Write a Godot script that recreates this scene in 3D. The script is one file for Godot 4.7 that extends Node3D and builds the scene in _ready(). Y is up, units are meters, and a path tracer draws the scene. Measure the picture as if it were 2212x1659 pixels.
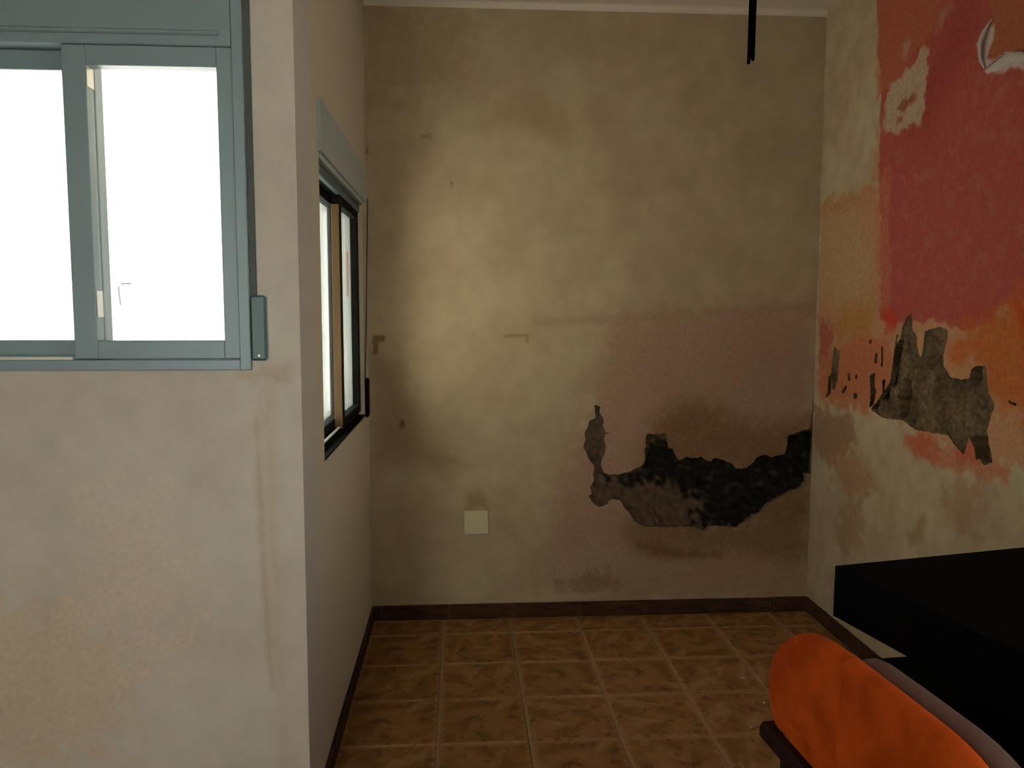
extends Node3D

# Room: x right along the back wall, y up, z towards the viewer; the floor is y = 0.
const XL := -0.389      # face of the alcove wall that holds window 2
const XR := 1.574       # face of the right wall
const ZB := -3.5        # face of the back wall
const ZN := -2.015      # face of the wall that holds window 1
const ZR := 1.30        # face of the wall behind the viewer
const XW := -2.60       # face of the far left wall
const YC := 2.64        # ceiling
const TILE := 0.293
const WZ0 := -0.78      # unseen window added in the right wall to light the alcove
const WZ1 := 0.45
const WY0 := 0.75
const WY1 := 2.20
const DX0 := -1.32      # unseen door added behind the viewer to let light in
const DX1 := -0.68

var noise_a := FastNoiseLite.new()
var noise_b := FastNoiseLite.new()
var M := {}

func _ready() -> void:
	for pair in [[noise_a, 11], [noise_b, 29]]:
		pair[0].seed = pair[1]
		pair[0].noise_type = FastNoiseLite.TYPE_SIMPLEX_SMOOTH
		pair[0].fractal_type = FastNoiseLite.FRACTAL_FBM
		pair[0].fractal_octaves = 4
		pair[0].frequency = 1.0
	setup_camera_and_sky()
	make_materials()
	build_shell()
	build_back_wall()
	build_right_wall()
	build_floor()
	build_skirtings()
	build_window_1()
	build_window_2()
	build_added_openings()
	build_outside()
	build_table()
	build_chest()
	build_chair()
	build_cable()
	build_cover_plate()
	build_crumbs()

func setup_camera_and_sky() -> void:
	var cam := Camera3D.new()
	cam.name = "camera"
	cam.fov = 50.685
	cam.near = 0.02
	cam.far = 400.0
	cam.position = Vector3(0, 1.36, 0)
	cam.rotation_degrees = Vector3(-5.126, -3.704, 0.043)
	add_child(cam)
	cam.current = true
	var env := Environment.new()
	env.background_mode = Environment.BG_SKY
	var sky := Sky.new()
	var pm := ProceduralSkyMaterial.new()
	pm.sky_top_color = Color(0.90, 0.95, 1.0)
	pm.sky_horizon_color = Color(1.0, 1.0, 0.985)
	pm.ground_horizon_color = Color(0.62, 0.60, 0.56)
	pm.ground_bottom_color = Color(0.50, 0.48, 0.44)
	pm.sky_curve = 0.3
	pm.sky_energy_multiplier = 2.1
	pm.ground_energy_multiplier = 1.6
	pm.sun_angle_max = 0.1
	sky.sky_material = pm
	env.sky = sky
	env.tonemap_mode = Environment.TONE_MAPPER_LINEAR
	env.tonemap_exposure = 1.0
	env.sdfgi_enabled = true
	env.ssao_enabled = true
	env.ssil_enabled = true
	var we := WorldEnvironment.new()
	we.name = "world_environment"
	we.environment = env
	add_child(we)

	# high sun added beyond the house to light the lane wall behind the viewer
	var sun := DirectionalLight3D.new()
	sun.name = "sun"
	sun.light_color = Color(1.0, 0.985, 0.96)
	sun.light_energy = 25.5
	sun.light_angular_distance = 0.6
	sun.sky_mode = DirectionalLight3D.SKY_MODE_LIGHT_ONLY
	sun.shadow_enabled = true
	sun.basis = Basis.looking_at(Vector3(-0.3, -1.2, 1.0).normalized(), Vector3.UP)
	add_child(sun)

# ------------------------------------------------------------------ helpers
func mat(c: Color, rough := 0.8, metal := 0.0) -> StandardMaterial3D:
	var m := StandardMaterial3D.new()
	m.albedo_color = c
	m.roughness = rough
	m.metallic = metal
	return m

func begin() -> SurfaceTool:
	var st := SurfaceTool.new()
	st.begin(Mesh.PRIMITIVE_TRIANGLES)
	return st

func tri(st: SurfaceTool, a: Vector3, b: Vector3, c: Vector3, n: Vector3, ua := Vector2.ZERO, ub := Vector2.ZERO, uc := Vector2.ZERO) -> void:
	st.set_normal(n)
	if (b - a).cross(c - a).dot(n) > 0.0:
		st.set_uv(ua); st.add_vertex(a)
		st.set_uv(uc); st.add_vertex(c)
		st.set_uv(ub); st.add_vertex(b)
	else:
		st.set_uv(ua); st.add_vertex(a)
		st.set_uv(ub); st.add_vertex(b)
		st.set_uv(uc); st.add_vertex(c)

func quad(st: SurfaceTool, a: Vector3, b: Vector3, c: Vector3, d: Vector3, n: Vector3, uva := Vector2.ZERO, uvb := Vector2.ZERO, uvc := Vector2.ZERO, uvd := Vector2.ZERO) -> void:
	tri(st, a, b, c, n, uva, uvb, uvc)
	tri(st, a, c, d, n, uva, uvc, uvd)

# a box with chamfered edges; uv follows the two longest directions of each face in metres
func bx(st: SurfaceTool, lo: Vector3, hi: Vector3, bev := 0.0) -> void:
	var ce := (lo + hi) * 0.5
	var hf := (hi - lo) * 0.5
	bev = minf(bev, minf(hf.x, minf(hf.y, hf.z)) * 0.9)
	for ax in 3:
		var b1 := (ax + 1) % 3
		var b2 := (ax + 2) % 3
		for s in [-1.0, 1.0]:
			var n := Vector3.ZERO
			n[ax] = s
			var q := []
			for k in [[-1, -1], [1, -1], [1, 1], [-1, 1]]:
				var p := Vector3.ZERO
				p[ax] = s * hf[ax]
				p[b1] = k[0] * (hf[b1] - bev)
				p[b2] = k[1] * (hf[b2] - bev)
				q.append(ce + p)
			quad(st, q[0], q[1], q[2], q[3], n, Vector2(0, 0), Vector2(1, 0), Vector2(1, 1), Vector2(0, 1))
	if bev <= 0.0:
		return
	for ax in 3:      # the twelve edges, three directions
		var b1 := (ax + 1) % 3
		var b2 := (ax + 2) % 3
		for s1 in [-1.0, 1.0]:
			for s2 in [-1.0, 1.0]:
				var n := Vector3.ZERO
				n[b1] = s1; n[b2] = s2
				var q := []
				for k in [[-1, 0], [1, 0], [1, 1], [-1, 1]]:
					var p := Vector3.ZERO
					p[ax] = k[0] * (hf[ax] - bev)
					p[b1] = s1 * (hf[b1] - (bev if k[1] == 1 else 0.0))
					p[b2] = s2 * (hf[b2] - (0.0 if k[1] == 1 else bev))
					q.append(ce + p)
				quad(st, q[0], q[1], q[2], q[3], n.normalized(), Vector2(0, 0), Vector2(1, 0), Vector2(1, .02), Vector2(0, .02))
	for sx in [-1.0, 1.0]:
		for sy in [-1.0, 1.0]:
			for sz in [-1.0, 1.0]:
				var e := Vector3(sx, sy, sz)
				var c := ce + e * hf
				tri(st, c - Vector3(0, sy, sz) * bev, c - Vector3(sx, 0, sz) * bev, c - Vector3(sx, sy, 0) * bev, e.normalized())

# a box whose uv is the flat projection onto the axes u and v, over the range rect (metres)
func wall_box(st: SurfaceTool, lo: Vector3, hi: Vector3, u: Vector3, v: Vector3, rect: Rect2) -> void:
	var ce := (lo + hi) * 0.5
	var hf := (hi - lo) * 0.5
	for ax in 3:
		for s in [-1.0, 1.0]:
			var n := Vector3.ZERO
			n[ax] = s
			var q := []
			var t := []
			for k in [[-1, -1], [1, -1], [1, 1], [-1, 1]]:
				var p := Vector3.ZERO
				p[ax] = s
				p[(ax + 1) % 3] = k[0]
				p[(ax + 2) % 3] = k[1]
				p = ce + p * hf
				q.append(p)
				t.append(flat_uv(p, u, v, rect))
			quad(st, q[0], q[1], q[2], q[3], n, t[0], t[1], t[2], t[3])

func flat_uv(p: Vector3, u: Vector3, v: Vector3, rect: Rect2) -> Vector2:
	return Vector2((p.dot(u) - rect.position.x) / rect.size.x, 1.0 - (p.dot(v) - rect.position.y) / rect.size.y)

func tube(st: SurfaceTool, pts: Array, radii: Array, sides := 10) -> void:
	var rings := []
	for i in pts.size():
		var d: Vector3 = (pts[mini(i + 1, pts.size() - 1)] - pts[maxi(i - 1, 0)]).normalized()
		var a := d.cross(Vector3.RIGHT if absf(d.x) < 0.8 else Vector3.UP).normalized()
		var b := d.cross(a)
		var ring := []
		for k in sides:
			var t := TAU * k / sides
			ring.append(pts[i] + (a * cos(t) + b * sin(t)) * radii[i])
		rings.append(ring)
	for i in pts.size() - 1:
		for k in sides:
			var k2 := (k + 1) % sides
			var n: Vector3 = ((rings[i][k] + rings[i][k2]) * 0.5 - pts[i]).normalized()
			quad(st, rings[i][k], rings[i][k2], rings[i + 1][k2], rings[i + 1][k], n)
	for i in [0, pts.size() - 1]:
		var out: Vector3 = (pts[0] - pts[1]) if i == 0 else (pts[i] - pts[i - 1])
		for k in sides:
			tri(st, pts[i], rings[i][k], rings[i][(k + 1) % sides], out.normalized())

func obj(called: String, st: SurfaceTool, m: Material, parent: Node = self) -> MeshInstance3D:
	var o := MeshInstance3D.new()
	o.name = called
	o.mesh = st.commit()
	o.material_override = m
	parent.add_child(o, true)
	return o

func part(called: String, lo: Vector3, hi: Vector3, bev: float, m: Material, parent: Node) -> MeshInstance3D:
	var st := begin()
	bx(st, lo, hi, bev)
	return obj(called, st, m, parent)

func thing(called: String, label: String, category: String, at := Vector3.ZERO, turn := 0.0) -> Node3D:
	var o := Node3D.new()
	o.name = called
	add_child(o, true)
	o.position = at
	o.rotation.y = turn
	o.set_meta("label", label)
	o.set_meta("category", category)
	return o

func structure(o: Node, label: String, category: String) -> Node:
	o.set_meta("kind", "structure")
	o.set_meta("label", label)
	o.set_meta("category", category)
	return o

func poly(flat: Array) -> PackedVector2Array:
	var p := PackedVector2Array()
	for i in range(0, flat.size(), 2):
		p.append(Vector2(flat[i], flat[i + 1]))
	return p

# signed distance to a polygon, positive outside
func sdf(q: Vector2, p: PackedVector2Array) -> float:
	var best := 1e9
	var n := p.size()
	for i in n:
		best = minf(best, q.distance_squared_to(Geometry2D.get_closest_point_to_segment(q, p[i], p[(i + 1) % n])))
	best = sqrt(best)
	return -best if Geometry2D.is_point_in_polygon(q, p) else best

func bounds(p: PackedVector2Array) -> Rect2:
	var r := Rect2(p[0], Vector2.ZERO)
	for q in p:
		r = r.expand(q)
	return r

# A painted plaster coat: base colour, mottling, then patches [outline, colour, soft, warp, strength]
func paint(rect: Rect2, per_metre: float, base: Color, other: Color, mottle: float, patches: Array) -> ImageTexture:
	var w := int(rect.size.x * per_metre)
	var h := int(rect.size.y * per_metre)
	var img := Image.create_empty(w, h, false, Image.FORMAT_RGB8)
	for j in h:
		for i in w:
			var x := rect.position.x + (i + 0.5) / per_metre
			var y := rect.position.y + rect.size.y - (j + 0.5) / per_metre
			var t := clampf(0.5 + noise_a.get_noise_2d(x * 2.6, y * 2.6) * 1.1, 0.0, 1.0)
			var g := 1.0 + mottle * (noise_b.get_noise_2d(x * 9.0, y * 9.0) + 0.35 * noise_a.get_noise_2d(x * 60.0, y * 60.0))
			var c := base.lerp(other, t)
			img.set_pixel(i, j, Color(c.r * g, c.g * g, c.b * g))
	for s in patches:
		var p: PackedVector2Array = s[0]
		var c: Color = s[1]
		var soft: float = s[2]
		var warp: float = s[3]
		var amount: float = s[4]
		var b := bounds(p).grow(soft + warp)
		for j in range(maxi(0, int((rect.end.y - b.end.y) * per_metre)), mini(h, int((rect.end.y - b.position.y) * per_metre) + 1)):
			for i in range(maxi(0, int((b.position.x - rect.position.x) * per_metre)), mini(w, int((b.end.x - rect.position.x) * per_metre) + 1)):
				var x := rect.position.x + (i + 0.5) / per_metre
				var y := rect.position.y + rect.size.y - (j + 0.5) / per_metre
				var k := noise_b.get_noise_2d(x * 14.0 + 7.0, y * 14.0)
				var d := sdf(Vector2(x, y), p) + warp * (1.6 * k + 0.8 * noise_a.get_noise_2d(x * 5.0, y * 5.0 + 3.0))
				var a := smoothstep(soft, -soft, d) * amount * clampf(0.97 + 0.25 * k, 0.3, 1.0)
				if a > 0.002:
					var g := 1.0 + 0.10 * noise_a.get_noise_2d(x * 50.0, y * 50.0)
					img.set_pixel(i, j, img.get_pixel(i, j).lerp(Color(c.r * g, c.g * g, c.b * g), a))
	return ImageTexture.create_from_image(img)

func painted(rect: Rect2, per_metre: float, base: Color, other: Color, mottle: float, patches: Array) -> StandardMaterial3D:
	var m := StandardMaterial3D.new()
	m.albedo_texture = paint(rect, per_metre, base, other, mottle, patches)
	m.roughness = 0.95
	m.metallic_specular = 0.25
	return m

# The plaster coat of a wall, thick metres proud of what lies behind, broken away where the field is negative.
# O origin, U and V along the wall, N out of it; zone is the part cut in cells, whole the full coat.
func plaster_coat(st: SurfaceTool, rim: SurfaceTool, U: Vector3, V: Vector3, N: Vector3, O: Vector3, whole: Rect2, zone: Rect2, cell: float, thick: float, holes: Array, ragged: float, first_loose: int) -> void:
	var P := func(q: Vector2) -> Vector3: return O + U * q.x + V * q.y
	var T := func(q: Vector2) -> Vector2: return Vector2((q.x - whole.position.x) / whole.size.x, 1.0 - (q.y - whole.position.y) / whole.size.y)
	for r in [Rect2(whole.position, Vector2(whole.size.x, zone.position.y - whole.position.y)), Rect2(whole.position.x, zone.end.y, whole.size.x, whole.end.y - zone.end.y), Rect2(whole.position.x, zone.position.y, zone.position.x - whole.position.x, zone.size.y), Rect2(zone.end.x, zone.position.y, whole.end.x - zone.end.x, zone.size.y)]:
		if r.size.x > 1e-4 and r.size.y > 1e-4:
			rect_on(st, P, T, r, N)
	var nx := int(ceil(zone.size.x / cell))
	var ny := int(ceil(zone.size.y / cell))
	var dx := zone.size.x / nx
	var dy := zone.size.y / ny
	var f := PackedFloat32Array()
	f.resize((nx + 1) * (ny + 1))
	f.fill(1.0)
	var which := PackedInt32Array()
	which.resize(f.size())
	for h in holes.size():
		var p: PackedVector2Array = holes[h]
		var b := bounds(p).grow(0.02)
		for j in range(clampi(int((b.position.y - zone.position.y) / dy), 0, ny), clampi(int((b.end.y - zone.position.y) / dy) + 1, 0, ny) + 1):
			for i in range(clampi(int((b.position.x - zone.position.x) / dx), 0, nx), clampi(int((b.end.x - zone.position.x) / dx) + 1, 0, nx) + 1):
				var q := Vector2(zone.position.x + i * dx, zone.position.y + j * dy)
				var d := sdf(q, p) + ragged * noise_b.get_noise_2d(q.x * 40.0, q.y * 40.0)
				if d < f[j * (nx + 1) + i]:
					f[j * (nx + 1) + i] = d
					which[j * (nx + 1) + i] = h
	for j in ny:
		var run := -1
		for i in nx + 1:
			var full := false
			if i < nx:
				var k := j * (nx + 1) + i
				full = f[k] > 0 and f[k + 1] > 0 and f[k + nx + 1] > 0 and f[k + nx + 2] > 0
			if full:
				if run < 0: run = i
				continue
			if run >= 0:
				rect_on(st, P, T, Rect2(zone.position.x + run * dx, zone.position.y + j * dy, (i - run) * dx, dy), N)
				run = -1
			if i == nx:
				continue
			var at := [Vector2(i, j), Vector2(i + 1, j), Vector2(i + 1, j + 1), Vector2(i, j + 1)]
			var val := []
			for a in at:
				val.append(f[int(a.y) * (nx + 1) + int(a.x)])
			var keep := []
			var cut := []
			for e in 4:
				var e2 := (e + 1) % 4
				var p1: Vector2 = zone.position + at[e] * Vector2(dx, dy)
				var p2: Vector2 = zone.position + at[e2] * Vector2(dx, dy)
				if val[e] > 0: keep.append(p1)
				if (val[e] > 0) != (val[e2] > 0):
					var m: Vector2 = p1.lerp(p2, val[e] / (val[e] - val[e2]))
					keep.append(m)
					cut.append(m)
			for e in range(1, keep.size() - 1):
				tri(st, P.call(keep[0]), P.call(keep[e]), P.call(keep[e + 1]), N, T.call(keep[0]), T.call(keep[e]), T.call(keep[e + 1]))
			if cut.size() >= 2:
				var a3: Vector3 = P.call(cut[0])
				var b3: Vector3 = P.call(cut[1])
				var mid := (cut[0] + cut[1]) * 0.5 as Vector2
				var out2 := Vector2.ZERO
				for c in 4:
					out2 += (zone.position + at[c] * Vector2(dx, dy) - mid) * (-1.0 if val[c] > 0 else 1.0)
				var n3 := (U * out2.x + V * out2.y).normalized()
				var loose := which[j * (nx + 1) + i] >= first_loose
				var g := 1.0 + 0.5 * noise_b.get_noise_2d(mid.x * 60.0, mid.y * 60.0)
				rim.set_color(Color(0.16 * g, 0.125 * g, 0.08 * g))
				var deep := 0.003 if loose else thick
				quad(rim, a3, b3, b3 - N * deep, a3 - N * deep, n3)

func rect_on(st: SurfaceTool, P: Callable, T: Callable, r: Rect2, N: Vector3) -> void:
	var a := r.position
	var b := Vector2(r.end.x, r.position.y)
	var c := r.end
	var d := Vector2(r.position.x, r.end.y)
	quad(st, P.call(a), P.call(b), P.call(c), P.call(d), N, T.call(a), T.call(b), T.call(c), T.call(d))

# Rough ground behind the broken coat: depth(q) metres below the face, tint(q) its own colour
func rough_bed(U: Vector3, V: Vector3, N: Vector3, O: Vector3, zone: Rect2, cell: float, depth: Callable, tint: Callable) -> SurfaceTool:
	var st := begin()
	var nx := int(ceil(zone.size.x / cell))
	var ny := int(ceil(zone.size.y / cell))
	for j in ny + 1:
		for i in nx + 1:
			var q := zone.position + Vector2(zone.size.x * i / nx, zone.size.y * j / ny)
			st.set_color(tint.call(q))
			st.set_uv(Vector2(float(i) / nx, float(j) / ny))
			st.add_vertex(O + U * q.x + V * q.y - N * float(depth.call(q)))
	var flip := U.cross(V).dot(N) > 0.0
	for j in ny:
		for i in nx:
			var a := j * (nx + 1) + i
			var idx := [a, a + nx + 1, a + 1, a + 1, a + nx + 1, a + nx + 2]
			if not flip:
				idx = [a, a + 1, a + nx + 1, a + 1, a + nx + 2, a + nx + 1]
			for k in idx:
				st.add_index(k)
	st.generate_normals()
	return st

# outlines in metres on the back wall (x, y) and the right wall (z, y)
const HOLE := [0.589, 0.953, 0.614, 0.942, 0.614, 0.909, 0.631, 0.895, 0.629, 0.856, 0.637, 0.831, 0.665, 0.826, 0.637, 0.821, 0.632, 0.800, 0.644, 0.761, 0.633, 0.733, 0.619, 0.694, 0.628, 0.660, 0.642, 0.643, 0.698, 0.642, 0.749, 0.653, 0.777, 0.666, 0.805, 0.680, 0.818, 0.708, 0.815, 0.748, 0.820, 0.764, 0.819, 0.820, 0.892, 0.820, 0.909, 0.828, 0.915, 0.797, 0.922, 0.758, 0.942, 0.752, 0.950, 0.729, 0.974, 0.698, 0.996, 0.715, 1.053, 0.711, 1.070, 0.717, 1.093, 0.700, 1.116, 0.694, 1.127, 0.710, 1.149, 0.710, 1.184, 0.693, 1.219, 0.681, 1.231, 0.661, 1.271, 0.661, 1.299, 0.680, 1.321, 0.708, 1.355, 0.725, 1.393, 0.708, 1.413, 0.719, 1.450, 0.724, 1.458, 0.752, 1.462, 0.806, 1.501, 0.820, 1.538, 0.834, 1.590, 0.831, 1.597, 0.642, 1.548, 0.632, 1.547, 0.586, 1.521, 0.566, 1.475, 0.552, 1.419, 0.519, 1.373, 0.496, 1.351, 0.462, 1.306, 0.434, 1.272, 0.417, 1.238, 0.390, 1.168, 0.399, 1.117, 0.403, 1.089, 0.380, 1.048, 0.398, 0.985, 0.402, 0.917, 0.400, 0.814, 0.405, 0.774, 0.426, 0.751, 0.466, 0.725, 0.495, 0.711, 0.523, 0.688, 0.529, 0.655, 0.527, 0.652, 0.507, 0.613, 0.496, 0.587, 0.517, 0.564, 0.542, 0.579, 0.559, 0.573, 0.582, 0.589, 0.610, 0.586, 0.643, 0.591, 0.683, 0.572, 0.703, 0.557, 0.734, 0.541, 0.770, 0.551, 0.801, 0.546, 0.831, 0.562, 0.851, 0.564, 0.876, 0.595, 0.895, 0.592, 0.923]
const CRACK := [1.562, 0.809, 1.570, 0.934, 1.575, 1.100, 1.606, 1.120, 1.617, 0.808]
const MORTAR := [-2.774, 1.336, -2.741, 1.355, -2.733, 1.299, -2.701, 1.270, -2.699, 1.241, -2.680, 1.205, -2.667, 1.209, -2.661, 1.257, -2.655, 1.293, -2.624, 1.301, -2.576, 1.309, -2.528, 1.303, -2.530, 1.262, -2.545, 1.219, -2.539, 1.181, -2.517, 1.165, -2.498, 1.150, -2.448, 1.147, -2.405, 1.154, -2.397, 1.184, -2.372, 1.196, -2.326, 1.196, -2.317, 1.142, -2.305, 1.117, -2.278, 1.085, -2.299, 1.038, -2.306, 1.004, -2.293, 0.965, -2.274, 0.916, -2.317, 0.898, -2.333, 0.915, -2.362, 0.946, -2.390, 0.969, -2.412, 0.914, -2.452, 0.931, -2.500, 0.962, -2.571, 0.958, -2.685, 0.952, -2.769, 0.974, -2.900, 0.965, -2.997, 0.985, -2.967, 1.009, -2.866, 1.100, -2.850, 1.172, -2.840, 1.231, -2.807, 1.267, -2.796, 1.309]
const FINGER := [-3.320, 1.214, -3.260, 1.190, -3.275, 1.145, -3.274, 1.073, -3.314, 1.024, -3.340, 1.095, -3.330, 1.159]
const SLITS := [
	[-3.365, 1.088, -3.337, 1.088, -3.335, 1.013, -3.392, 0.982, -3.366, 1.019],
	[-2.981, 1.204, -2.962, 1.205, -2.965, 1.164, -2.986, 1.165],
	[-2.936, 1.231, -2.925, 1.231, -2.922, 1.155, -2.934, 1.154],
	[-3.014, 1.116, -2.975, 1.129, -2.974, 1.078, -2.959, 1.059, -2.978, 1.004, -3.012, 0.987, -3.001, 1.038],
	[-2.923, 1.103, -2.898, 1.111, -2.901, 1.053, -2.915, 1.051],
	[-2.777, 1.098, -2.762, 1.096, -2.765, 1.015, -2.783, 1.005, -2.798, 1.029, -2.781, 1.057],
	[-3.193, 1.108, -3.169, 1.115, -3.168, 1.080, -3.190, 1.080],
	[-3.139, 1.033, -3.104, 1.038, -3.107, 1.015, -3.134, 1.012],
	[-3.242, 1.031, -3.203, 1.061, -3.189, 1.056, -3.227, 1.019],
	[-2.401, 1.184, -2.381, 1.188, -2.382, 1.159, -2.395, 1.153],
	[-2.365, 0.956, -2.331, 0.961, -2.333, 0.915, -2.353, 0.908],
	[-2.836, 1.277, -2.826, 1.278, -2.842, 1.172, -2.855, 1.105, -2.861, 1.108, -2.851, 1.187],
	[-3.127, 1.109, -3.112, 1.110, -3.114, 1.093, -3.126, 1.092],
	[-3.028, 1.249, -3.012, 1.252, -3.015, 1.235, -3.029, 1.236],
	[-2.221, 1.107, -2.185, 1.099, -2.186, 1.093, -2.223, 1.099],
]
const B_DAMP := [0.819, 0.774, 0.869, 0.898, 0.972, 0.954, 1.096, 0.968, 1.181, 0.895, 1.287, 0.863, 1.540, 0.882, 1.572, 0.683, 1.576, 0.450, 1.047, 0.352, 0.814, 0.420]
const B_PINK := [0.617, 1.325, 0.861, 1.361, 1.231, 1.386, 1.575, 1.396, 1.579, 0.063, 0.526, 0.087, 0.400, 0.280, 0.439, 0.696, 0.540, 0.900, 0.620, 1.103]
const B_OLIVE := [0.689, 0.464, 0.919, 0.418, 1.131, 0.383, 1.342, 0.411, 1.553, 0.514, 1.566, 0.236, 1.346, 0.262, 1.175, 0.286, 0.943, 0.259, 0.775, 0.283]
const B_PALE := [0.442, 0.289, 0.607, 0.329, 0.733, 0.284, 0.880, 0.249, 1.007, 0.215, 0.839, 0.165, 0.630, 0.138, 0.484, 0.109, 0.339, 0.154]
const B_LEFT := [-0.36, 1.17, -0.322, 1.157, -0.235, 1.077, -0.186, 0.946, -0.138, 0.804, -0.018, 0.732, 0.012, 0.690, -0.10, 0.672, -0.22, 0.70, -0.33, 0.74, -0.365, 0.90]
const B_RING := [0.097, 2.132, 0.155, 2.209, 0.233, 2.254, 0.312, 2.248, 0.410, 2.203, 0.466, 2.137, 0.447, 2.070, 0.371, 2.107, 0.292, 2.135, 0.194, 2.143, 0.126, 2.104]
const B_LMARK := [-0.372, 1.258, -0.317, 1.258, -0.321, 1.234, -0.345, 1.230, -0.350, 1.179, -0.369, 1.179]
const B_LINE := [0.315, 1.325, 0.617, 1.349, 1.025, 1.369, 1.581, 1.396, 1.582, 1.370, 1.026, 1.325, 0.617, 1.305, 0.315, 1.301]
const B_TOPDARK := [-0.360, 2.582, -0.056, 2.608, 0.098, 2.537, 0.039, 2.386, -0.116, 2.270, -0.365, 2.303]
const R_PINK := [-3.086, 2.633, -3.055, 2.421, -3.015, 2.174, -3.002, 1.798, -2.959, 1.554, -2.958, 1.331, -2.767, 1.316, -2.600, 1.334, -2.449, 1.304, -2.317, 1.323, -2.280, 1.378, -2.129, 1.402, -2.166, 2.266]
const R_PEACH := [-3.499, 1.829, -3.175, 1.823, -3.040, 1.847, -3.038, 2.044, -2.930, 2.004, -2.874, 1.415, -2.651, 1.402, -2.402, 1.401, -2.175, 1.438, -2.088, 1.427, -2.057, 0.955, -2.282, 0.905, -2.396, 0.949, -2.620, 0.912, -2.800, 0.983, -2.998, 0.975, -3.463, 0.959]
const R_UP := [-3.073, 2.561, -2.772, 2.447, -2.580, 2.333, -2.703, 2.273, -2.770, 2.248, -2.838, 2.207, -2.909, 2.146, -3.031, 2.161]
const R_FLAKE := [-2.762, 2.261, -2.713, 2.231, -2.710, 2.124, -2.725, 2.037, -2.749, 1.996, -2.898, 2.000, -2.997, 2.026, -2.975, 2.163, -2.898, 2.192, -2.796, 2.218]
const R_CURL := [-2.456, 2.172, -2.410, 2.204, -2.368, 2.203, -2.374, 2.153, -2.403, 2.115, -2.359, 2.095, -2.299, 2.097, -2.203, 2.073, -2.199, 2.035, -2.388, 2.064, -2.430, 2.123]
const R_CURLIN := [-2.407, 2.296, -2.160, 2.204, -2.148, 2.050, -2.299, 2.097, -2.359, 2.095, -2.399, 2.121, -2.378, 2.193]
const R_RED := [-2.942, 1.348, -2.879, 1.368, -2.828, 1.332, -2.842, 1.302, -2.905, 1.294]
const R_ROSE := [-3.478, 1.325, -3.379, 1.316, -3.330, 1.249, -3.369, 1.188, -3.453, 1.123]
const R_LOWPINK := [-2.766, 0.938, -2.595, 0.940, -2.464, 0.900, -2.358, 0.898, -2.201, 0.914, -2.219, 0.883, -2.412, 0.858, -2.562, 0.860, -2.700, 0.858]
const R_GREY := [-3.485, 0.936, -3.306, 0.937, -3.105, 0.934, -3.097, 0.833, -3.208, 0.757, -3.399, 0.722, -3.510, 0.765]
const R_ORANGE := [-3.347, 1.189, -3.058, 1.276, -2.870, 1.264, -2.841, 1.097, -2.965, 0.997, -3.148, 0.994, -3.397, 0.986, -3.468, 1.020, -3.430, 1.125]
const R_OCHRE := [-3.258, 1.385, -3.035, 1.436, -2.992, 1.330, -3.058, 1.276, -3.206, 1.234, -3.332, 1.268]

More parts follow.
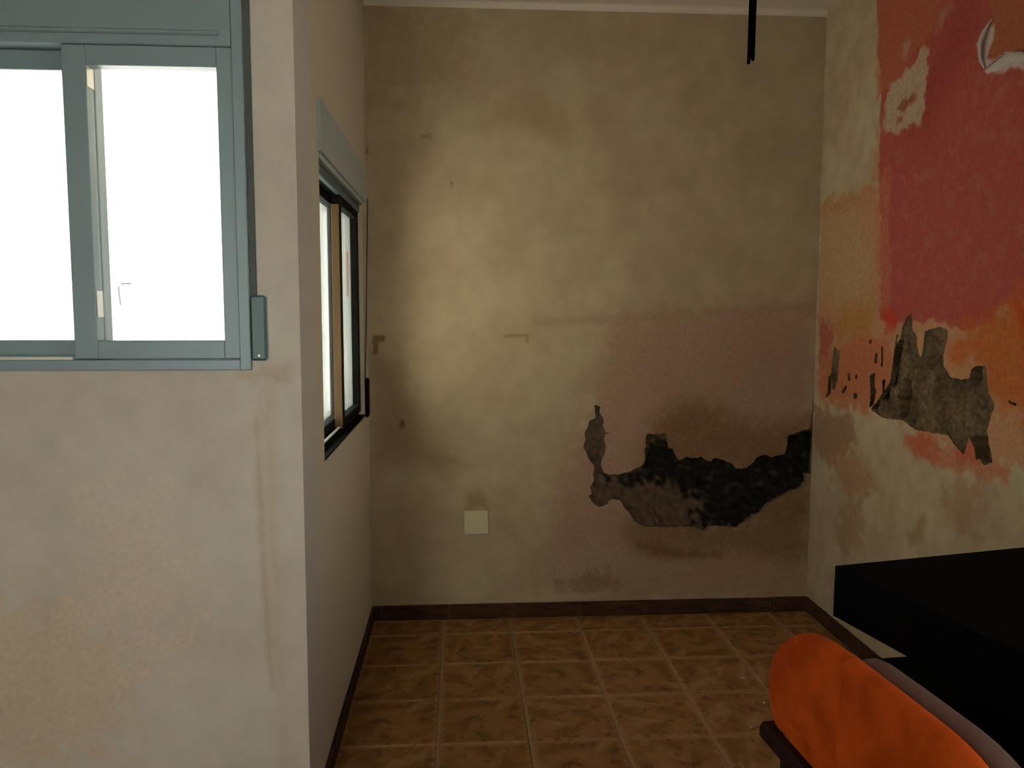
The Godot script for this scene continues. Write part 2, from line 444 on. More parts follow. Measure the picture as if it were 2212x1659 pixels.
# ------------------------------------------------------------------ materials
func make_materials() -> void:
	M.plaster = mat(Color(0.755, 0.715, 0.625), 0.95)
	M.plaster.metallic_specular = 0.25
	M.ceiling = mat(Color(0.80, 0.77, 0.70), 0.95)
	M.slab = mat(Color(0.55, 0.50, 0.43), 0.95)
	M.render = mat(Color(0.88, 0.88, 0.86), 0.9)
	M.hazed_metal = mat(Color(0.49, 0.57, 0.595), 0.45, 0.15)  # dark frame metal coloured grey, with lens haze put into the colour
	M.dark_metal = mat(Color(0.06, 0.065, 0.055), 0.6)
	M.dark_metal.metallic_specular = 0.15
	M.well = mat(Color(0.87, 0.87, 0.86), 0.95)  # white of the added wall outside the alcove window
	M.reveal = mat(Color(0.84, 0.92, 0.935), 0.9)
	M.box_grey = mat(Color(0.62, 0.655, 0.63), 0.6)
	M.bright_metal = mat(Color(0.85, 0.86, 0.84), 0.35, 0.4)
	M.tan = mat(Color(0.37, 0.29, 0.15), 0.6)
	M.strap_grey = mat(Color(0.30, 0.34, 0.33), 0.9)
	M.strap_dark = mat(Color(0.12, 0.13, 0.11), 0.9)
	M.winder_teal = mat(Color(0.22, 0.36, 0.37), 0.4)
	M.black = mat(Color(0.010, 0.011, 0.012), 0.7)
	M.black.metallic_specular = 0.14
	M.black_soft = mat(Color(0.04, 0.042, 0.036), 0.9)
	M.black_soft.metallic_specular = 0.1
	M.cable = mat(Color(0.008, 0.008, 0.008), 0.8)
	M.cable.metallic_specular = 0.05
	M.plate = mat(Color(0.76, 0.72, 0.56), 0.5)
	M.wood_brown = mat(Color(0.36, 0.24, 0.20), 0.7)
	M.dark_wood = mat(Color(0.17, 0.105, 0.09), 0.8)
	M.dark_wood.metallic_specular = 0.12
	M.orange = StandardMaterial3D.new()
	M.orange.albedo_texture = fabric_texture(Color(0.75, 0.31, 0.085), Color(0.60, 0.225, 0.05))
	M.orange.roughness = 0.95
	M.orange.metallic_specular = 0.2
	M.glass = StandardMaterial3D.new()
	M.glass.albedo_color = Color(1, 1, 1, 0.06)
	M.glass.transparency = BaseMaterial3D.TRANSPARENCY_ALPHA
	M.glass.roughness = 0.0
	M.bare = StandardMaterial3D.new()
	M.bare.vertex_color_use_as_albedo = true
	M.bare.roughness = 1.0
	M.bare.metallic_specular = 0.15
	M.grout = mat(Color(0.60, 0.49, 0.37), 1.0)
	M.skirt = []
	for k in 4:
		M.skirt.append(speckled(Color(0.30, 0.205, 0.14), Color(0.21, 0.135, 0.09), Color(0.33, 0.25, 0.18), 40 + k))
	M.tiles = []
	for k in 6:
		M.tiles.append(speckled(Color(0.595, 0.435, 0.265), Color(0.50, 0.355, 0.20), Color(0.66, 0.52, 0.36), 60 + k))
	M.ground = mat(Color(0.56, 0.55, 0.525), 1.0)
	M.flake = mat(Color(0.74, 0.70, 0.66), 0.9)
	M.crumb = mat(Color(0.62, 0.56, 0.48), 0.95)
	M.hill = mat(Color(0.66, 0.68, 0.66), 1.0)

func fabric_texture(a: Color, b: Color) -> ImageTexture:
	var img := Image.create_empty(192, 192, false, Image.FORMAT_RGB8)
	for j in 192:
		for i in 192:
			var t := clampf(0.5 + 0.9 * noise_a.get_noise_2d(i * 0.025, j * 0.025) + 0.25 * noise_b.get_noise_2d(i * 0.35, j * 0.35), 0.0, 1.0)
			img.set_pixel(i, j, a.lerp(b, t))
	return ImageTexture.create_from_image(img)

# fired clay: two clay tones, and pale dry dust lying in streaks
func speckled(a: Color, b: Color, dust: Color, sd: int) -> StandardMaterial3D:
	var img := Image.create_empty(128, 128, false, Image.FORMAT_RGB8)
	var o := sd * 7.31
	for j in 128:
		for i in 128:
			var x := i / 128.0
			var y := j / 128.0
			var t := clampf(0.5 + 1.2 * noise_a.get_noise_2d(x * 2.2 + o, y * 2.2) + 0.2 * noise_b.get_noise_2d(x * 12.0 + o, y * 12.0), 0.0, 1.0)
			var s := smoothstep(0.10, 0.5, noise_b.get_noise_2d(x * 1.2 + o, y * 3.0 + x * 1.0)) * 0.6
			var edge := minf(minf(x, 1.0 - x), minf(y, 1.0 - y)) + 0.05 * noise_a.get_noise_2d(x * 9.0 + o, y * 9.0)
			s = maxf(s, smoothstep(0.05, 0.0, edge) * 0.6)
			var dark := smoothstep(0.30, 0.45, noise_a.get_noise_2d(x * 3.0 - o, y * 3.0)) * 0.16
			img.set_pixel(i, j, a.lerp(b, t).lerp(dust, s).darkened(dark))
	var m := StandardMaterial3D.new()
	m.albedo_texture = ImageTexture.create_from_image(img)
	m.roughness = 0.85
	m.metallic_specular = 0.25
	return m

# ------------------------------------------------------------------ the room
func build_shell() -> void:
	var T := 0.20
	# wall with window 1, facing the viewer
	var rect := Rect2(-1.6, 0.0, 1.6 + XL, YC)
	var near_m := painted(rect, 300.0, Color(0.745, 0.72, 0.68), Color(0.72, 0.69, 0.645), 0.035, [
		[poly([-0.475, 1.235, -0.462, 1.235, -0.455, 0.80, -0.452, 0.45, -0.445, 0.2, -0.455, 0.2, -0.47, 0.6, -0.49, 0.95]), Color(0.66, 0.57, 0.44), 0.03, 0.006, 0.35],
		[poly([-0.505, 1.10, -0.497, 1.10, -0.487, 0.75, -0.475, 0.40, -0.485, 0.40, -0.50, 0.75]), Color(0.62, 0.52, 0.38), 0.012, 0.004, 0.45],
		[poly([-0.53, 1.21, -0.43, 1.22, -0.43, 1.19, -0.52, 1.19]), Color(0.62, 0.54, 0.43), 0.02, 0.02, 0.4],
		[poly([-1.35, 0.62, -1.0, 0.66, -0.78, 0.55, -0.85, 0.30, -1.1, 0.18, -1.4, 0.25]), Color(0.74, 0.65, 0.53), 0.08, 0.10, 0.5],
		[poly([-0.93, 0.95, -0.70, 0.90, -0.66, 0.55, -0.80, 0.45, -0.95, 0.60]), Color(0.79, 0.72, 0.66), 0.08, 0.10, 0.5],
	])
	var st := begin()
	var U := Vector3.RIGHT
	var V := Vector3.UP
	var wx0 := -1.27
	var wx1 := -0.515
	var wy0 := 1.23
	var wy1 := 2.16
	wall_box(st, Vector3(XW - T, 0, ZN - T), Vector3(wx0, YC, ZN), U, V, rect)
	wall_box(st, Vector3(wx1, 0, ZN - T), Vector3(XL, YC, ZN), U, V, rect)
	wall_box(st, Vector3(wx0, 0, ZN - T), Vector3(wx1, wy0, ZN), U, V, rect)
	wall_box(st, Vector3(wx0, wy1, ZN - T), Vector3(wx1, YC, ZN), U, V, rect)
	structure(obj("wall_front", st, near_m), "grey cream plaster wall around the large grey framed window, with brown drip marks", "wall")
	# alcove wall with window 2
	st = begin()
	var z0 := -3.34
	var z1 := -2.335
	var y0 := 0.93
	var y1 := 1.80
	wall_box(st, Vector3(XL - T, 0, ZB), Vector3(XL, YC, z0), U, V, rect)
	wall_box(st, Vector3(XL - T, 0, z1), Vector3(XL, YC, ZN - T), U, V, rect)
	wall_box(st, Vector3(XL - T, 0, z0), Vector3(XL, y0, z1), U, V, rect)
	wall_box(st, Vector3(XL - T, y1, z0), Vector3(XL, YC, z1), U, V, rect)
	structure(obj("wall_left", st, M.plaster), "bare cream alcove wall around the narrow dark framed window", "wall")
	# the rest of the room, behind and beside the viewer
	st = begin()
	bx(st, Vector3(XW - T, 0, ZN), Vector3(XW, YC, ZR))
	structure(obj("wall_side", st, M.plaster), "plain cream wall at the far side of the room", "wall")
	st = begin()
	bx(st, Vector3(XW - T, 0, ZR), Vector3(DX0, YC, ZR + T))
	bx(st, Vector3(DX1, 0, ZR), Vector3(XR + T, YC, ZR + T))
	bx(st, Vector3(DX0, 2.05, ZR), Vector3(DX1, YC, ZR + T))
	structure(obj("wall_rear", st, M.plaster), "cream wall with an added glazed door, opposite the damp back wall", "wall")
	st = begin()
	bx(st, Vector3(XW - T, YC, ZN - T), Vector3(XR + T, YC + 0.2, ZR + T))
	bx(st, Vector3(XL - T, YC, ZB - 0.3), Vector3(XR + T, YC + 0.2, ZN - T))
	structure(obj("ceiling", st, M.ceiling), "flat dull cream ceiling", "ceiling")
	# rounded plaster cornice where the back wall meets the ceiling
	st = begin()
	var rr := 0.025
	for k in 6:
		var a0 := PI * 0.5 * k / 6.0
		var a1 := PI * 0.5 * (k + 1) / 6.0
		var q0 := Vector2(rr - rr * sin(a0), rr - rr * cos(a0))
		var q1 := Vector2(rr - rr * sin(a1), rr - rr * cos(a1))
		var n := Vector3(0, -(q1.x - q0.x), 0) + Vector3(0, 0, 1)
		n = Vector3(0, -cos((a0 + a1) * 0.5), sin((a0 + a1) * 0.5))
		quad(st, Vector3(XL, YC - q0.y, ZB + q0.x), Vector3(XR, YC - q0.y, ZB + q0.x), Vector3(XR, YC - q1.y, ZB + q1.x), Vector3(XL, YC - q1.y, ZB + q1.x), n)
	structure(obj("trim_1", st, M.ceiling), "slim rounded plaster cove between damp back wall and ceiling", "cove")

func build_back_wall() -> void:
	var whole := Rect2(XL, 0.0, XR - XL, YC)
	var zone := Rect2(0.50, 0.34, XR - 0.50, 0.82)
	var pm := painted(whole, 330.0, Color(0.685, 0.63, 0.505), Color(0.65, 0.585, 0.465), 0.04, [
		[poly(B_PINK), Color(0.62, 0.49, 0.405), 0.09, 0.05, 0.75],
		[poly(B_LINE), Color(0.60, 0.50, 0.40), 0.014, 0.008, 0.4],
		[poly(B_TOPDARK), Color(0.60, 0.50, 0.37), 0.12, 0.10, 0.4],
		[poly(B_RING), Color(0.585, 0.48, 0.34), 0.05, 0.012, 0.35],
		[poly(B_DAMP), Color(0.48, 0.365, 0.25), 0.07, 0.03, 0.8],
		[poly(B_OLIVE), Color(0.48, 0.375, 0.25), 0.05, 0.03, 0.65],
		[poly(B_PALE), Color(0.64, 0.56, 0.46), 0.04, 0.05, 0.7],
		[poly(B_LEFT), Color(0.49, 0.405, 0.295), 0.08, 0.02, 0.6],
		[poly([0.03, 0.565, 0.075, 0.575, 0.115, 0.54, 0.115, 0.495, 0.03, 0.495]), Color(0.52, 0.42, 0.30), 0.03, 0.012, 0.55],
		[poly(B_LMARK), Color(0.43, 0.33, 0.20), 0.006, 0.004, 0.85],
		[poly([-0.392, 2.045, -0.375, 2.045, -0.375, 2.015, -0.392, 2.015]), Color(0.45, 0.37, 0.25), 0.008, 0.006, 0.7],
		[poly([-0.258, 0.89, -0.238, 0.89, -0.238, 0.86, -0.258, 0.86]), Color(0.30, 0.22, 0.13), 0.01, 0.006, 0.7],
		[poly([-0.155, 2.10, -0.115, 2.105, -0.115, 2.085, -0.155, 2.085]), Color(0.50, 0.40, 0.26), 0.012, 0.008, 0.6],
		[poly([-0.035, 1.905, -0.025, 1.905, -0.025, 1.875, -0.035, 1.875]), Color(0.46, 0.37, 0.24), 0.006, 0.004, 0.7],
		[poly([0.19, 1.258, 0.296, 1.262, 0.296, 1.225, 0.290, 1.225, 0.288, 1.252, 0.19, 1.248]), Color(0.52, 0.42, 0.29), 0.006, 0.004, 0.7],
		[poly([-0.30, 0.082, 0.3, 0.092, 0.62, 0.105, 0.62, 0.085, 0.3, 0.074, -0.30, 0.068]), Color(0.70, 0.62, 0.50), 0.006, 0.006, 0.7],
		[poly([0.40, 0.17, 0.66, 0.21, 0.72, 0.14, 0.55, 0.12]), Color(0.47, 0.35, 0.25), 0.03, 0.03, 0.5],
		[poly([0.78, 0.33, 1.02, 0.29, 1.16, 0.27, 1.05, 0.255, 0.86, 0.27]), Color(0.40, 0.28, 0.16), 0.03, 0.012, 0.55],
	])
	var st := begin()
	var rim := begin()
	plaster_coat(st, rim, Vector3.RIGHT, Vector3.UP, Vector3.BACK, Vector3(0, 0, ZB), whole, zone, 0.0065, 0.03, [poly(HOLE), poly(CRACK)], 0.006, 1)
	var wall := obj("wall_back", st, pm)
	structure(wall, "damp stained cream back wall with a large dark patch of fallen plaster", "wall")
	obj("broken_edge", rim, M.bare, wall)
	var near_black := poly([0.66, 0.64, 0.80, 0.66, 0.85, 0.80, 1.62, 0.84, 1.62, 0.55, 1.35, 0.45, 1.24, 0.38, 1.05, 0.40, 1.08, 0.52, 0.92, 0.60, 0.74, 0.60])  # outline where the bare mortar is coloured nearly black
	var depth := func(q: Vector2) -> float:
		return 0.017 + 0.010 * noise_a.get_noise_2d(q.x * 12.0, q.y * 12.0) + 0.012 * noise_b.get_noise_2d(q.x * 34.0, q.y * 34.0) + 0.006 * smoothstep(0.9, 1.5, q.x)
	var tint := func(q: Vector2) -> Color:
		var k := noise_b.get_noise_2d(q.x * 22.0, q.y * 22.0)
		var d := sdf(q, near_black) + 0.05 * k + 0.04 * noise_a.get_noise_2d(q.x * 8.0, q.y * 8.0)
		var c := Color(0.115, 0.079, 0.052).lerp(Color(0.020, 0.018, 0.0145), smoothstep(0.03, -0.02, d))
		var g := 1.0 + 0.55 * k
		c = c.lerp(Color(0.07, 0.058, 0.042), 0.4 * smoothstep(0.25, 0.45, noise_a.get_noise_2d(q.x * 9.0 + 50.0, q.y * 20.0)))
		return Color(c.r * g, c.g * g, c.b * g)
	var bed := rough_bed(Vector3.RIGHT, Vector3.UP, Vector3.BACK, Vector3(0, 0, ZB), zone.grow_individual(0, 0, 0.0, 0.0), 0.008, depth, tint)
	var b := obj("exposed_mortar", bed, M.bare, wall)
	b.set_meta("label", "dark mortar laid bare where the plaster fell")
	st = begin()
	bx(st, Vector3(XL - 0.2, 0, ZB - 0.27), Vector3(XR + 0.2, YC, ZB - 0.07))
	obj("masonry", st, M.slab, wall)

func build_right_wall() -> void:
	var z_end := -1.80
	var whole := Rect2(ZB, 0.0, z_end - ZB, YC)
	var zone := Rect2(ZB + 0.02, 0.86, 1.36, 0.56)
	var cream := Color(0.70, 0.645, 0.52)
	var pm := painted(whole, 330.0, cream, Color(0.67, 0.60, 0.48), 0.07, [
		[poly(R_PEACH), Color(0.70, 0.50, 0.35), 0.03, 0.035, 0.85],
		[poly([-3.50, 1.84, -3.17, 1.835, -3.04, 1.86, -3.04, 1.80, -3.2, 1.78, -3.5, 1.77]), Color(0.66, 0.47, 0.26), 0.02, 0.02, 0.5],
		[poly(R_OCHRE), Color(0.66, 0.47, 0.24), 0.04, 0.03, 0.75],
		[poly([-3.5, 1.78, -3.2, 1.78, -3.05, 1.60, -3.05, 1.40, -3.3, 1.40, -3.5, 1.45]), Color(0.69, 0.58, 0.42), 0.05, 0.05, 0.8],
		[poly(R_ORANGE), Color(0.69, 0.41, 0.27), 0.03, 0.03, 0.85],
		[poly(R_PINK), Color(0.65, 0.30, 0.27), 0.010, 0.012, 0.97],
		[poly([-3.01, 1.83, -2.93, 1.90, -2.90, 1.60, -2.88, 1.36, -2.97, 1.35]), Color(0.70, 0.43, 0.32), 0.03, 0.03, 0.75],
		[poly(R_UP), Color(0.67, 0.38, 0.27), 0.02, 0.02, 0.8],
		[poly([-2.86, 2.0, -2.70, 2.18, -2.60, 2.30, -2.50, 2.34, -2.46, 2.18, -2.62, 2.05, -2.70, 1.95]), Color(0.57, 0.225, 0.205), 0.09, 0.04, 0.6],
		[poly(R_FLAKE), Color(0.69, 0.63, 0.52), 0.010, 0.014, 0.92],
		[poly([-2.90, 2.09, -2.80, 2.115, -2.78, 2.09, -2.86, 2.06]), Color(0.55, 0.30, 0.24), 0.008, 0.01, 0.85],
		[poly([-2.89, 2.055, -2.85, 2.06, -2.86, 2.03, -2.89, 2.035]), Color(0.56, 0.36, 0.29), 0.006, 0.006, 0.8],
		[poly([-2.90, 2.27, -2.86, 2.31, -2.82, 2.30, -2.85, 2.25]), Color(0.66, 0.55, 0.48), 0.015, 0.012, 0.7],
		[poly([-2.66, 2.33, -2.58, 2.37, -2.60, 2.30, -2.68, 2.28]), Color(0.66, 0.50, 0.42), 0.015, 0.012, 0.6],
		[poly(R_CURLIN), Color(0.62, 0.37, 0.245), 0.010, 0.012, 0.9],
		[poly(R_CURL), Color(0.74, 0.68, 0.63), 0.008, 0.008, 0.95],
		[poly(R_RED), Color(0.72, 0.23, 0.12), 0.03, 0.02, 0.85],
		[poly(R_ROSE), Color(0.62, 0.30, 0.26), 0.025, 0.025, 0.75],
		[poly([-2.45, 1.34, -2.33, 1.36, -2.22, 1.41, -2.1, 1.40, -2.1, 1.05, -2.28, 1.10, -2.40, 1.22]), Color(0.70, 0.36, 0.17), 0.05, 0.05, 0.8],
		[poly([-2.20, 1.37, -2.10, 1.40, -2.10, 1.25, -2.16, 1.27]), Color(0.70, 0.22, 0.10), 0.03, 0.02, 0.8],
		[poly([-2.52, 1.25, -2.42, 1.28, -2.42, 1.20, -2.50, 1.18]), Color(0.72, 0.36, 0.18), 0.03, 0.02, 0.7],
		[poly(R_GREY), Color(0.55, 0.42, 0.31), 0.03, 0.035, 0.75],
		[poly(R_LOWPINK), Color(0.70, 0.36, 0.25), 0.02, 0.02, 0.9],
		[poly([-2.58, 0.90, -2.45, 0.905, -2.35, 0.90, -2.20, 0.90, -2.20, 0.86, -2.5, 0.85]), Color(0.70, 0.50, 0.37), 0.03, 0.03, 0.8],
		[poly([-2.45, 0.97, -2.36, 0.97, -2.33, 0.90, -2.45, 0.89]), Color(0.70, 0.36, 0.25), 0.012, 0.01, 0.9],
		[poly([-2.63, 0.66, -2.60, 0.68, -2.62, 0.58, -2.68, 0.54, -2.72, 0.58, -2.66, 0.60]), Color(0.57, 0.46, 0.32), 0.02, 0.012, 0.6],
		[poly([-3.22, 0.56, -3.05, 0.62, -3.02, 0.45, -3.15, 0.36, -3.25, 0.42]), Color(0.60, 0.47, 0.34), 0.04, 0.03, 0.6],
		[poly([-3.30, 0.80, -3.05, 0.78, -2.95, 0.70, -3.1, 0.60, -3.3, 0.66]), Color(0.63, 0.47, 0.34), 0.04, 0.05, 0.7],
		[poly([-2.42, 0.86, -2.28, 0.84, -2.32, 0.70, -2.42, 0.66, -2.5, 0.74]), Color(0.60, 0.45, 0.34), 0.05, 0.05, 0.6],
		[poly([-2.24, 0.62, -2.12, 0.64, -2.10, 0.50, -2.22, 0.52]), Color(0.66, 0.40, 0.26), 0.03, 0.03, 0.7],
	])
	var holes := [poly(MORTAR), poly(FINGER)]
	var slits := []
	for s in SLITS:
		slits.append(poly(s))
	holes.append_array(slits)
	var st := begin()
	var rim := begin()
	plaster_coat(st, rim, Vector3.BACK, Vector3.UP, Vector3.LEFT, Vector3(XR, 0, 0), whole, zone, 0.005, 0.02, holes, 0.004, 2)
	var wall := obj("wall_right", st, pm)
	structure(wall, "peeling right wall painted pink above, with crumbling patch and dark slits", "wall")
	obj("broken_edge", rim, M.bare, wall)
	curl(wall, [Vector2(-2.385, 2.215), Vector2(-2.415, 2.185), Vector2(-2.438, 2.15), Vector2(-2.435, 2.115), Vector2(-2.41, 2.085)], 0.035, 0.02, Vector2(0.8, 0.3))
	curl(wall, [Vector2(-2.40, 2.068), Vector2(-2.35, 2.062), Vector2(-2.29, 2.068), Vector2(-2.23, 2.055), Vector2(-2.16, 2.03)], 0.035, 0.02, Vector2(-0.1, 0.9))
	var depth := func(q: Vector2) -> float:
		var d := 0.008 + 0.004 * noise_a.get_noise_2d(q.x * 15.0, q.y * 15.0) + 0.008 * noise_b.get_noise_2d(q.x * 45.0, q.y * 45.0)
		for s in slits:
			if bounds(s).grow(0.04).has_point(q):      # hollow behind the loose plaster
				d = maxf(d, 0.075 * smoothstep(0.028, 0.012, sdf(q, s)))
		return d
	var tint := func(q: Vector2) -> Color:
		var k := noise_b.get_noise_2d(q.x * 30.0, q.y * 30.0)
		var t := clampf(0.5 + 1.3 * noise_a.get_noise_2d(q.x * 7.0, q.y * 7.0), 0.0, 1.0)
		var c := Color(0.150, 0.105, 0.057).lerp(Color(0.085, 0.06, 0.033), t)
		var g := 1.0 + 0.6 * k + 0.5 * noise_a.get_noise_2d(q.x * 70.0, q.y * 70.0)
		return Color(c.r * g, c.g * g, c.b * g)
	var b := obj("exposed_mortar", rough_bed(Vector3.BACK, Vector3.UP, Vector3.LEFT, Vector3(XR, 0, 0), zone, 0.0045, depth, tint), M.bare, wall)
	b.set_meta("label", "grey brown mortar showing through the peeled paint")
	st = begin()
	bx(st, Vector3(XR + 0.08, 0, ZB - 0.07), Vector3(XR + 0.28, YC, z_end))
	bx(st, Vector3(XR, 0, z_end), Vector3(XR + 0.28, YC, WZ0))
	bx(st, Vector3(XR, 0, WZ1), Vector3(XR + 0.28, YC, ZR))
	bx(st, Vector3(XR, 0, WZ0), Vector3(XR + 0.28, WY0, WZ1))
	bx(st, Vector3(XR, WY1, WZ0), Vector3(XR + 0.28, YC, WZ1))
	obj("masonry", st, M.plaster, wall)

# a strip of paint that has come loose along one edge and curls away from the right wall
func curl(parent: Node, path: Array, width: float, lift: float, away: Vector2) -> void:
	var st := begin()
	var rows := []
	for i in path.size():
		var p: Vector2 = path[i]
		var taper := sin(PI * (i + 0.6) / (path.size() + 0.2))
		var row := []
		for k in 7:
			var a := 2.2 * k / 6.0
			var q := p + away * (width * taper * (sin(a) / 1.0))
			row.append(Vector3(XR - 0.0015 - lift * taper * (1.0 - cos(a)) * 0.6, q.y, q.x))
		rows.append(row)
	for i in rows.size() - 1:
		for k in 6:
			var n: Vector3 = (rows[i][k + 1] - rows[i][k]).cross(rows[i + 1][k] - rows[i][k]).normalized()
			if n.x > 0.0: n = -n
			quad(st, rows[i][k], rows[i + 1][k], rows[i + 1][k + 1], rows[i][k + 1], n)
	obj("curled_paint", st, M.flake, parent)

func build_floor() -> void:
	var st := begin()
	bx(st, Vector3(XW - 0.2, -0.2, ZN - 0.2), Vector3(XR + 0.2, -0.004, ZR + 0.2))
	bx(st, Vector3(XL - 0.2, -0.2, ZB - 0.27), Vector3(XR + 0.2, -0.004, ZN - 0.2))
	var floor_o := obj("floor", st, M.grout)
	structure(floor_o, "dusty brown square tiled floor with pale joints", "floor")
	var rng := RandomNumberGenerator.new()
	rng.seed = 5
	var gap := 0.0048
	var full: ArrayMesh = null
	var ox := 0.219 - TILE * 20.0
	var oz := -2.744 - TILE * 20.0
	for ix in 40:
		for iz in 40:
			var x0 := ox + ix * TILE
			var z0 := oz + iz * TILE
			var x1 := x0 + TILE
			var z1 := z0 + TILE
			var lim_x := XW
			if z0 < ZN - 0.02: lim_x = XL
			if x0 - lim_x > 0.0 and x0 - lim_x < 0.03: x0 = lim_x
			var c0 := Vector2(maxf(x0, lim_x), maxf(z0, ZB))
			var c1 := Vector2(minf(x1, XR), minf(z1, ZR))
			if lim_x == XL and z1 > ZN and x0 < XL:
				continue
			if c1.x - c0.x < 0.03 or c1.y - c0.y < 0.03:
				continue
			var o := MeshInstance3D.new()
			o.name = "tile"
			var whole := absf(c1.x - c0.x - TILE) < 1e-3 and c1.y - c0.y > TILE - 1e-3
			if whole and full != null:
				o.mesh = full
			else:
				var ts := begin()
				var hx := (c1.x - c0.x) * 0.5 - gap
				var hz := (c1.y - c0.y) * 0.5 - gap
				bx(ts, Vector3(-hx, -0.012, -hz), Vector3(hx, 0.0, hz), 0.003)
				o.mesh = ts.commit()
				if whole: full = o.mesh
			o.material_override = M.tiles[rng.randi() % M.tiles.size()]
			o.position = Vector3((c0.x + c1.x) * 0.5, rng.randf_range(-0.0008, 0.0008), (c0.y + c1.y) * 0.5)
			if whole: o.rotation.y = PI * 0.5 * (rng.randi() % 4)
			floor_o.add_child(o, true)

func build_skirtings() -> void:
	var rng := RandomNumberGenerator.new()
	rng.seed = 9
	var sets := [
		["baseboard_back", "dark brown tile skirting along the damp back wall", Vector3(XL, 0, ZB), Vector3.RIGHT, Vector3.BACK, XR - XL, 0.02],
		["baseboard_right", "brown tile skirting along the peeling pink wall", Vector3(XR, 0, ZB + 0.012), Vector3.BACK, Vector3.LEFT, ZR - ZB - 0.02, 0.0],
		["baseboard_left", "dark tile skirting under the narrow alcove window", Vector3(XL, 0, ZB + 0.012), Vector3.BACK, Vector3.RIGHT, ZN - ZB - 0.012, 0.0],
		["baseboard_front", "brown tile skirting under the large grey framed window", Vector3(XW, 0, ZN), Vector3.RIGHT, Vector3.BACK, XL - XW, 0.0],
	]
	for s in sets:
		var root := Node3D.new()
		root.name = s[0]
		add_child(root)
		structure(root, s[1], "skirting")
		var at := 0.0
		var first: float = fmod(0.219 - XL, TILE) + 0.02 if s[0] == "baseboard_back" else 0.2
		while at < s[5] - 0.001:
			var len: float = minf(first if at == 0.0 else TILE, s[5] - at)
			var a: Vector3 = s[2] + s[3] * (at + 0.001)
			var b: Vector3 = s[2] + s[3] * (at + len - 0.001) + s[4] * (0.010 + rng.randf_range(-0.0012, 0.0012)) + Vector3.UP * (0.068 + rng.randf_range(-0.001, 0.001))
			part("skirting_tile", Vector3(minf(a.x, b.x), 0.0005, minf(a.z, b.z)), Vector3(maxf(a.x, b.x), b.y, maxf(a.z, b.z)), 0.0025, M.skirt[rng.randi() % 4], root)
			at += len

# ------------------------------------------------------------------ windows and door
func frame_parts(parent: Node, called: String, lo: Vector3, hi: Vector3, axis: int, w: Array, m: Material) -> Node3D:
	# four bars round a rectangle; axis 0: in the x-y plane, 2: in the z-y plane. w: left, right, bottom, top widths
	var o := Node3D.new()
	o.name = called
	parent.add_child(o, true)
	var a := 0 if axis == 0 else 2
	var p := lo
	var q := hi
	q = hi; q[a] = lo[a] + w[0]
	part("stile", p, q, 0.002, m, o)
	p = lo; p[a] = hi[a] - w[1]
	part("stile", p, hi, 0.002, m, o)
	p = lo; p[a] = lo[a] + w[0]
	q = hi; q[a] = hi[a] - w[1]; q.y = lo.y + w[2]
	part("rail", p, q, 0.002, m, o)
	p.y = hi.y - w[3]
	q.y = hi.y
	part("rail", p, q, 0.002, m, o)
	return o

func build_window_1() -> void:
	var w := Node3D.new()
	w.name = "window_1"
	add_child(w)
	structure(w, "large aluminium sliding window, grey from painted haze, with bright sky behind it", "window")
	var g: Material = M.hazed_metal
	# outer frame, a little proud of the wall
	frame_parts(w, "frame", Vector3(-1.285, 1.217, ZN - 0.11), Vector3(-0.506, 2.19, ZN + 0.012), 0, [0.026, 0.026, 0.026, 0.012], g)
	# roller shutter housing above
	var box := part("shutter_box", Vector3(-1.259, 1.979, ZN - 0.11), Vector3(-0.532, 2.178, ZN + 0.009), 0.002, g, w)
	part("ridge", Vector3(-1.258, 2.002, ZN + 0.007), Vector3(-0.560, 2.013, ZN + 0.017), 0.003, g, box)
	# right sash on the inner track
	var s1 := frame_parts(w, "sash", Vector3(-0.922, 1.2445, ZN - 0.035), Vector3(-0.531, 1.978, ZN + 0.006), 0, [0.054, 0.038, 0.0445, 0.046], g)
	part("glass_pane", Vector3(-0.870, 1.287, ZN - 0.026), Vector3(-0.567, 1.934, ZN - 0.022), 0.0, M.glass, s1)
	part("guide_block", Vector3(-0.868, 1.885, ZN - 0.034), Vector3(-0.8665, 1.932, ZN + 0.002), 0.0005, M.bright_metal, s1)
	part("latch", Vector3(-0.868, 1.345, ZN - 0.030), Vector3(-0.8655, 1.408, ZN + 0.000), 0.0008, M.bright_metal, s1)
	# left sash on the outer track
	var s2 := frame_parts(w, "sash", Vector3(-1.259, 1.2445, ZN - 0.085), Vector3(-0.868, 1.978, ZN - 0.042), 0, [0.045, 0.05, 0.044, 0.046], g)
	part("glass_pane", Vector3(-1.216, 1.287, ZN - 0.066), Vector3(-0.917, 1.934, ZN - 0.062), 0.0, M.glass, s2)
	part("track", Vector3(-1.259, 1.243, ZN - 0.030), Vector3(-0.925, 1.2495, ZN + 0.0125), 0.001, M.bright_metal, w)
	part("sill", Vector3(-1.30, 1.19, ZN - 0.26), Vector3(-0.49, 1.217, ZN - 0.11), 0.004, M.render, w)
	# shutter strap and its winder on the wall
	part("strap", Vector3(-0.503, 1.37, ZN + 0.002), Vector3(-0.489, 2.15, ZN + 0.0045), 0.0008, M.strap_grey, w)
	var wb := part("strap_winder", Vector3(-0.505, 1.24, ZN), Vector3(-0.467, 1.398, ZN + 0.014), 0.005, M.winder_teal, w)
	part("screw", Vector3(-0.4885, 1.249, ZN + 0.0135), Vector3(-0.4825, 1.255, ZN + 0.016), 0.001, M.bright_metal, wb)

